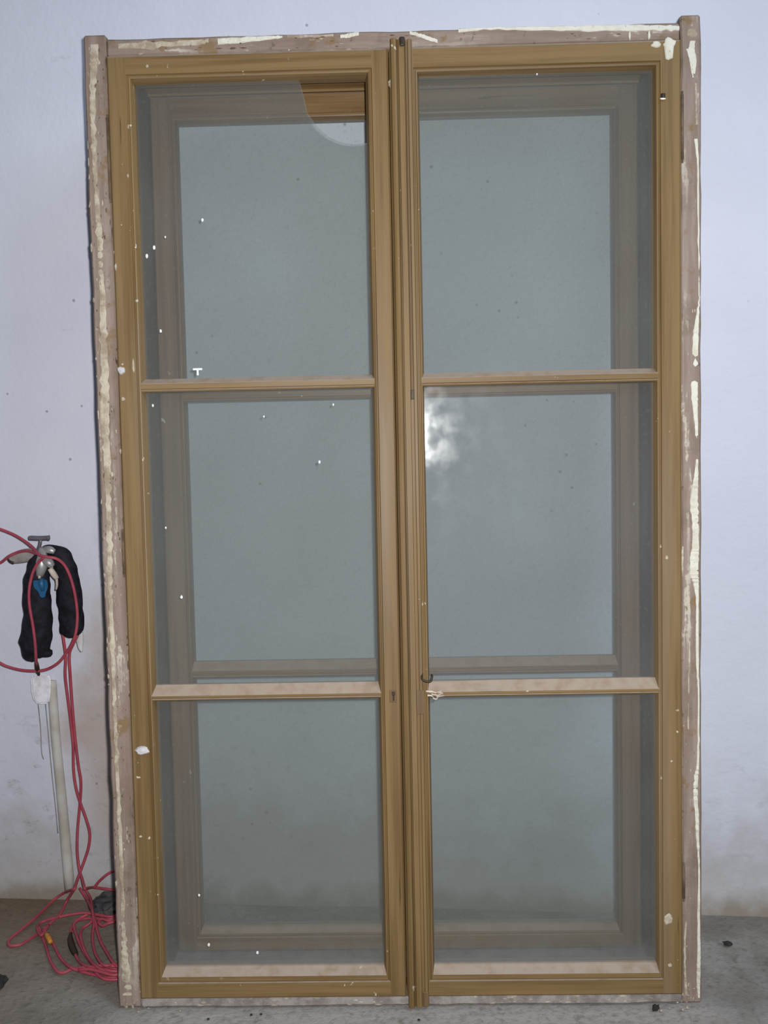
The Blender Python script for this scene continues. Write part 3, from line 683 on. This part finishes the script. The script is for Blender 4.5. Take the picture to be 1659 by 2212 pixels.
cord('strand', [OW(x, y, q) for x, y, q in ((168, 1372, .055), (158, 1392, .05), (150, 1415, .04), (152, 1460, .035), (156, 1520, .03), (162, 1590, .028), (169, 1650, .026), (175, 1690, .026), (173, 1735, .024), (168, 1790, .024), (167, 1840, .03), (172, 1880, .04), (178, 1900, .06), (183, 1920, .09))])
def FL(pts):
    out = []
    for x, y, z in pts:
        p = on_floor(x, y, 0.0038 + z)
        if (p - Vector((0, WALL_A, 0))).dot(WN) < 0.022: p = on_wall(x, y, 0.022)     # lies against the foot of the wall
        out.append(p)
    return out
heap = [
    ('heap_turn', [(161, 1920, .03), (140, 1928, .02), (115, 1945, .0), (85, 1975, .0), (50, 2005, .0), (24, 2026, .0), (18, 2036, .0), (24, 2043, .0), (45, 2040, .0), (65, 2028, .0), (85, 2014, .0), (108, 1995, .008), (130, 1975, .01), (145, 1945, .02), (158, 1922, .036)]),
    ('heap_turn', [(183, 1920, .03), (200, 1917, .02), (225, 1920, .008), (250, 1924, .0), (275, 1932, .0), (290, 1948, .0), (285, 1965, .0), (262, 1976, .004), (235, 1980, .008), (200, 1974, .01), (180, 1972, .012), (150, 1976, .010), (118, 1983, .006), (95, 1990, .0), (82, 1998, .0), (82, 2012, .004), (90, 2020, .008), (105, 1998, .012)]),
    ('heap_turn', [(203, 1918, .0), (216, 1902, .02), (236, 1886, .03), (252, 1881, .03), (270, 1880, .02)]),
    ('heap_turn', [(84, 2002, .004), (90, 2020, .002), (98, 2040, .0), (105, 2065, .0), (114, 2085, .0), (125, 2099, .0), (138, 2101, .0), (155, 2094, .004), (180, 2090, .008), (210, 2087, .010), (240, 2090, .006), (262, 2096, .0), (280, 2102, .0)]),
    ('heap_turn', [(92, 2008, .01), (108, 2024, .006), (118, 2045, .004), (128, 2065, .002), (140, 2080, .0), (155, 2091, .008), (178, 2099, .006), (205, 2106, .004), (230, 2112, .0), (255, 2110, .0), (275, 2106, .0)]),
    ('heap_turn', [(262, 1980, .012), (235, 1986, .016), (205, 1984, .014), (180, 1985, .010), (163, 1992, .006), (153, 2010, .004), (153, 2030, .002), (160, 2055, .0), (170, 2075, .002), (185, 2086, .012), (215, 2092, .014), (245, 2098, .010), (268, 2098, .006)]),
    ('heap_turn', [(190, 1975, .018), (172, 1984, .014), (160, 1997, .01), (165, 2020, .006), (175, 2045, .004), (190, 2070, .004), (205, 2085, .014), (235, 2086, .016), (268, 2090, .01)]),
    ('heap_turn', [(195, 1958, .02), (200, 1972, .024), (198, 1990, .018), (180, 2005, .01), (174, 2020, .01), (180, 2045, .008), (192, 2070, .01), (210, 2089, .018), (240, 2104, .012), (265, 2108, .006)]),
    ('heap_turn', [(184, 1921, .02), (196, 1942, .02), (200, 1970, .028), (203, 1995, .02), (200, 2020, .012), (202, 2045, .01), (210, 2068, .012), (225, 2085, .02), (250, 2084, .014), (272, 2088, .008)]),
    ('heap_turn', [(172, 1919, .02), (186, 1940, .016), (197, 1962, .024), (205, 1985, .024), (210, 2010, .016), (218, 2035, .012), (232, 2060, .012), (245, 2080, .018), (262, 2094, .014)]),
    ('heap_turn', [(262, 1986, .02), (238, 1990, .022), (220, 1985, .024), (213, 1992, .022), (222, 2000, .02), (236, 1994, .026), (262, 1988, .026)]),
    ('heap_turn', [(205, 2100, .01), (225, 2114, .006), (250, 2116, .004), (270, 2112, .002)]),
    ('heap_turn', [(170, 2095, .012), (195, 2094, .016), (220, 2100, .016), (245, 2106, .014), (268, 2102, .012)]),
]
for k, (nm, pts) in enumerate(heap):
    q = FL(pts)
    if k == 0: q[0] = OW(161, 1920, .09); q[-1] = OW(163, 1918, .095)
    if k == 1: q[0] = OW(183, 1920, .09)
    cord(nm, q, 0.0032)
wpart('cord_joint', tube_me(FL([(153, 2016, .004), (152, 2030, .003), (156, 2046, .002), (163, 2060, .0), (166, 2064, .0)]), [.003, .0062, .0072, .006, .003], 10, 4), M['iron'], RC, True, 'black joint in the heap')
wpart('tie', tube_me(FL([(100, 2018, .012), (106, 2028, .012), (110, 2036, .01)]), [.0045, .006, .0045], 8, 3), M['orange'], RC, True, 'orange tape around two turns')

# vertical conduit on the wall with a white end box and two thin wires
CD = empty('wall_conduit', on_wall(152, 1905, 0.0))
tag(CD, 'pale vertical conduit with a white end box on the wall below the black sleeve', 'conduit')
wpart('pipe', tube_me([OW(112, 1470, -.001), OW(115, 1520, -.001), OW(121, 1600, -.001), OW(131, 1700, -.001), OW(140, 1800, -.001), OW(151, 1925, -.001)], [.010, .0105, .0105, .011, .0115, .012], 14, 3), M['pipe'], CD, True)
def box_end():
    pts = [(66, 1464), (72, 1457), (104, 1456), (110, 1464), (109, 1500), (106, 1520), (84, 1521), (74, 1517), (68, 1498)]
    n = len(pts)
    vs = [OW(x, y, -.004) for x, y in pts] + [OW(x, y, .03) for x, y in pts]
    fs = [tuple(range(n)), tuple(range(2 * n - 1, n - 1, -1))] + [(k, (k + 1) % n, n + (k + 1) % n, n + k) for k in range(n)]
    me = mesh_from('end_box', vs, fs); bm = bmesh.new(); bm.from_mesh(me); bmesh.ops.bevel(bm, geom=bm.edges[:], offset=.004, segments=3, affect='EDGES'); bm.to_mesh(me); bm.free(); return me
eb = wpart('end_box', box_end(), M['cap'], CD)
wpart('clip_screw', tube_me([OW(85, 1478, .028), OW(85, 1478, .032)], .005, 10, 1), M['pale'], CD)
wpart('wire', tube_me([OW(82, 1518, .010), OW(85, 1545, .003), OW(88, 1580, .002), OW(90, 1625, .002), OW(94, 1640, .001)], .0010, 6, 4), M['tanarm'], CD, True)
wpart('wire', tube_me([OW(98, 1518, .010), OW(101, 1550, .003), OW(106, 1605, .002), OW(112, 1670, .002), OW(119, 1735, .002), OW(125, 1800, .001)], .0010, 6, 4), M['tanarm'], CD, True)

# ------------------------------------------------------------------ odds and ends on the floor
def lump_me(p, rx, ry, rz, seed, sub=2, amp=0.35):
    bm = bmesh.new(); bmesh.ops.create_icosphere(bm, subdivisions=sub, radius=1)
    for v in bm.verts:
        k = 1 + amp * noise.noise(v.co * 1.7 + Vector((seed, 0, 0)))
        v.co = Vector((v.co.x * rx * k, v.co.y * ry * k, max(-0.6, v.co.z) * rz * k))
    zmin = min(v.co.z for v in bm.verts)
    for v in bm.verts: v.co.z -= zmin
    me = bpy.data.meshes.new('lump'); bm.to_mesh(me); bm.free(); return me
def lump(name, px, py, rx, ry, rz, seed, mat, label, cat, group=None, rot=0.0, sub=2, amp=0.35):
    o = link(name, lump_me(None, rx, ry, rz, seed, sub, amp), mat); p = on_floor(px, py); o.location = (p.x, p.y, 0.0); o.rotation_euler = (0, 0, rot)
    return tag(o, label, cat, group)
lump('dark_rag', 232, 1960, .032, .04, .011, 2.2, M['rag'], 'crumpled dark rag lying behind the red cord heap', 'rag', sub=4, amp=0.7)
lump('wood_chip', 1571, 2041, .011, .006, .004, 3, M['chip'], 'dark chip alone on the floor right of the window', 'chip', amp=.6)
lump('wood_chip', 1417, 2181, .008, .006, .005, 4, M['chip'], 'dark chip before the right bottom corner of the window', 'chip', rot=.7, amp=.6)
lump('wood_chip', 1, 2130, .012, .016, .012, 5, M['chip'], 'dark chip at the left edge of the photo on the floor', 'chip', amp=.6)
lump('plaster_crumb', 1464, 2162, .008, .008, .010, 6, M['crumb'], 'largest cream plaster crumb at the right bottom corner of the frame', 'crumb', 'plaster crumbs by the window foot', amp=.6)
rnd = random.Random(4)
def foot_y(x): return 2182 - 0.000045 * (x - 870) ** 2 + 4
for k in range(9):
    x = rnd.uniform(290, 420) if k < 4 else rnd.uniform(1400, 1490)
    s_ = rnd.uniform(.0016, .0036)
    lump('plaster_crumb', x, foot_y(x) + rnd.uniform(0, 16), s_, s_ * rnd.uniform(.7, 1.2), s_ * .8, k + 10, M['dingy'],
         'tiny pale plaster crumb before the left foot of the window' if k < 4 else 'tiny pale plaster crumb before the right foot of the window', 'crumb', 'plaster crumbs by the window foot', sub=1)
for k, (x, y) in enumerate(((543, 2193), (564, 2192), (905, 2204), (450, 2202))):
    lump('grit', x, y, .003, .0025, .002, k + 40, M['chip'], 'tiny black grit speck on the floor in front of the window', 'grit', 'grit specks before the window', sub=1)
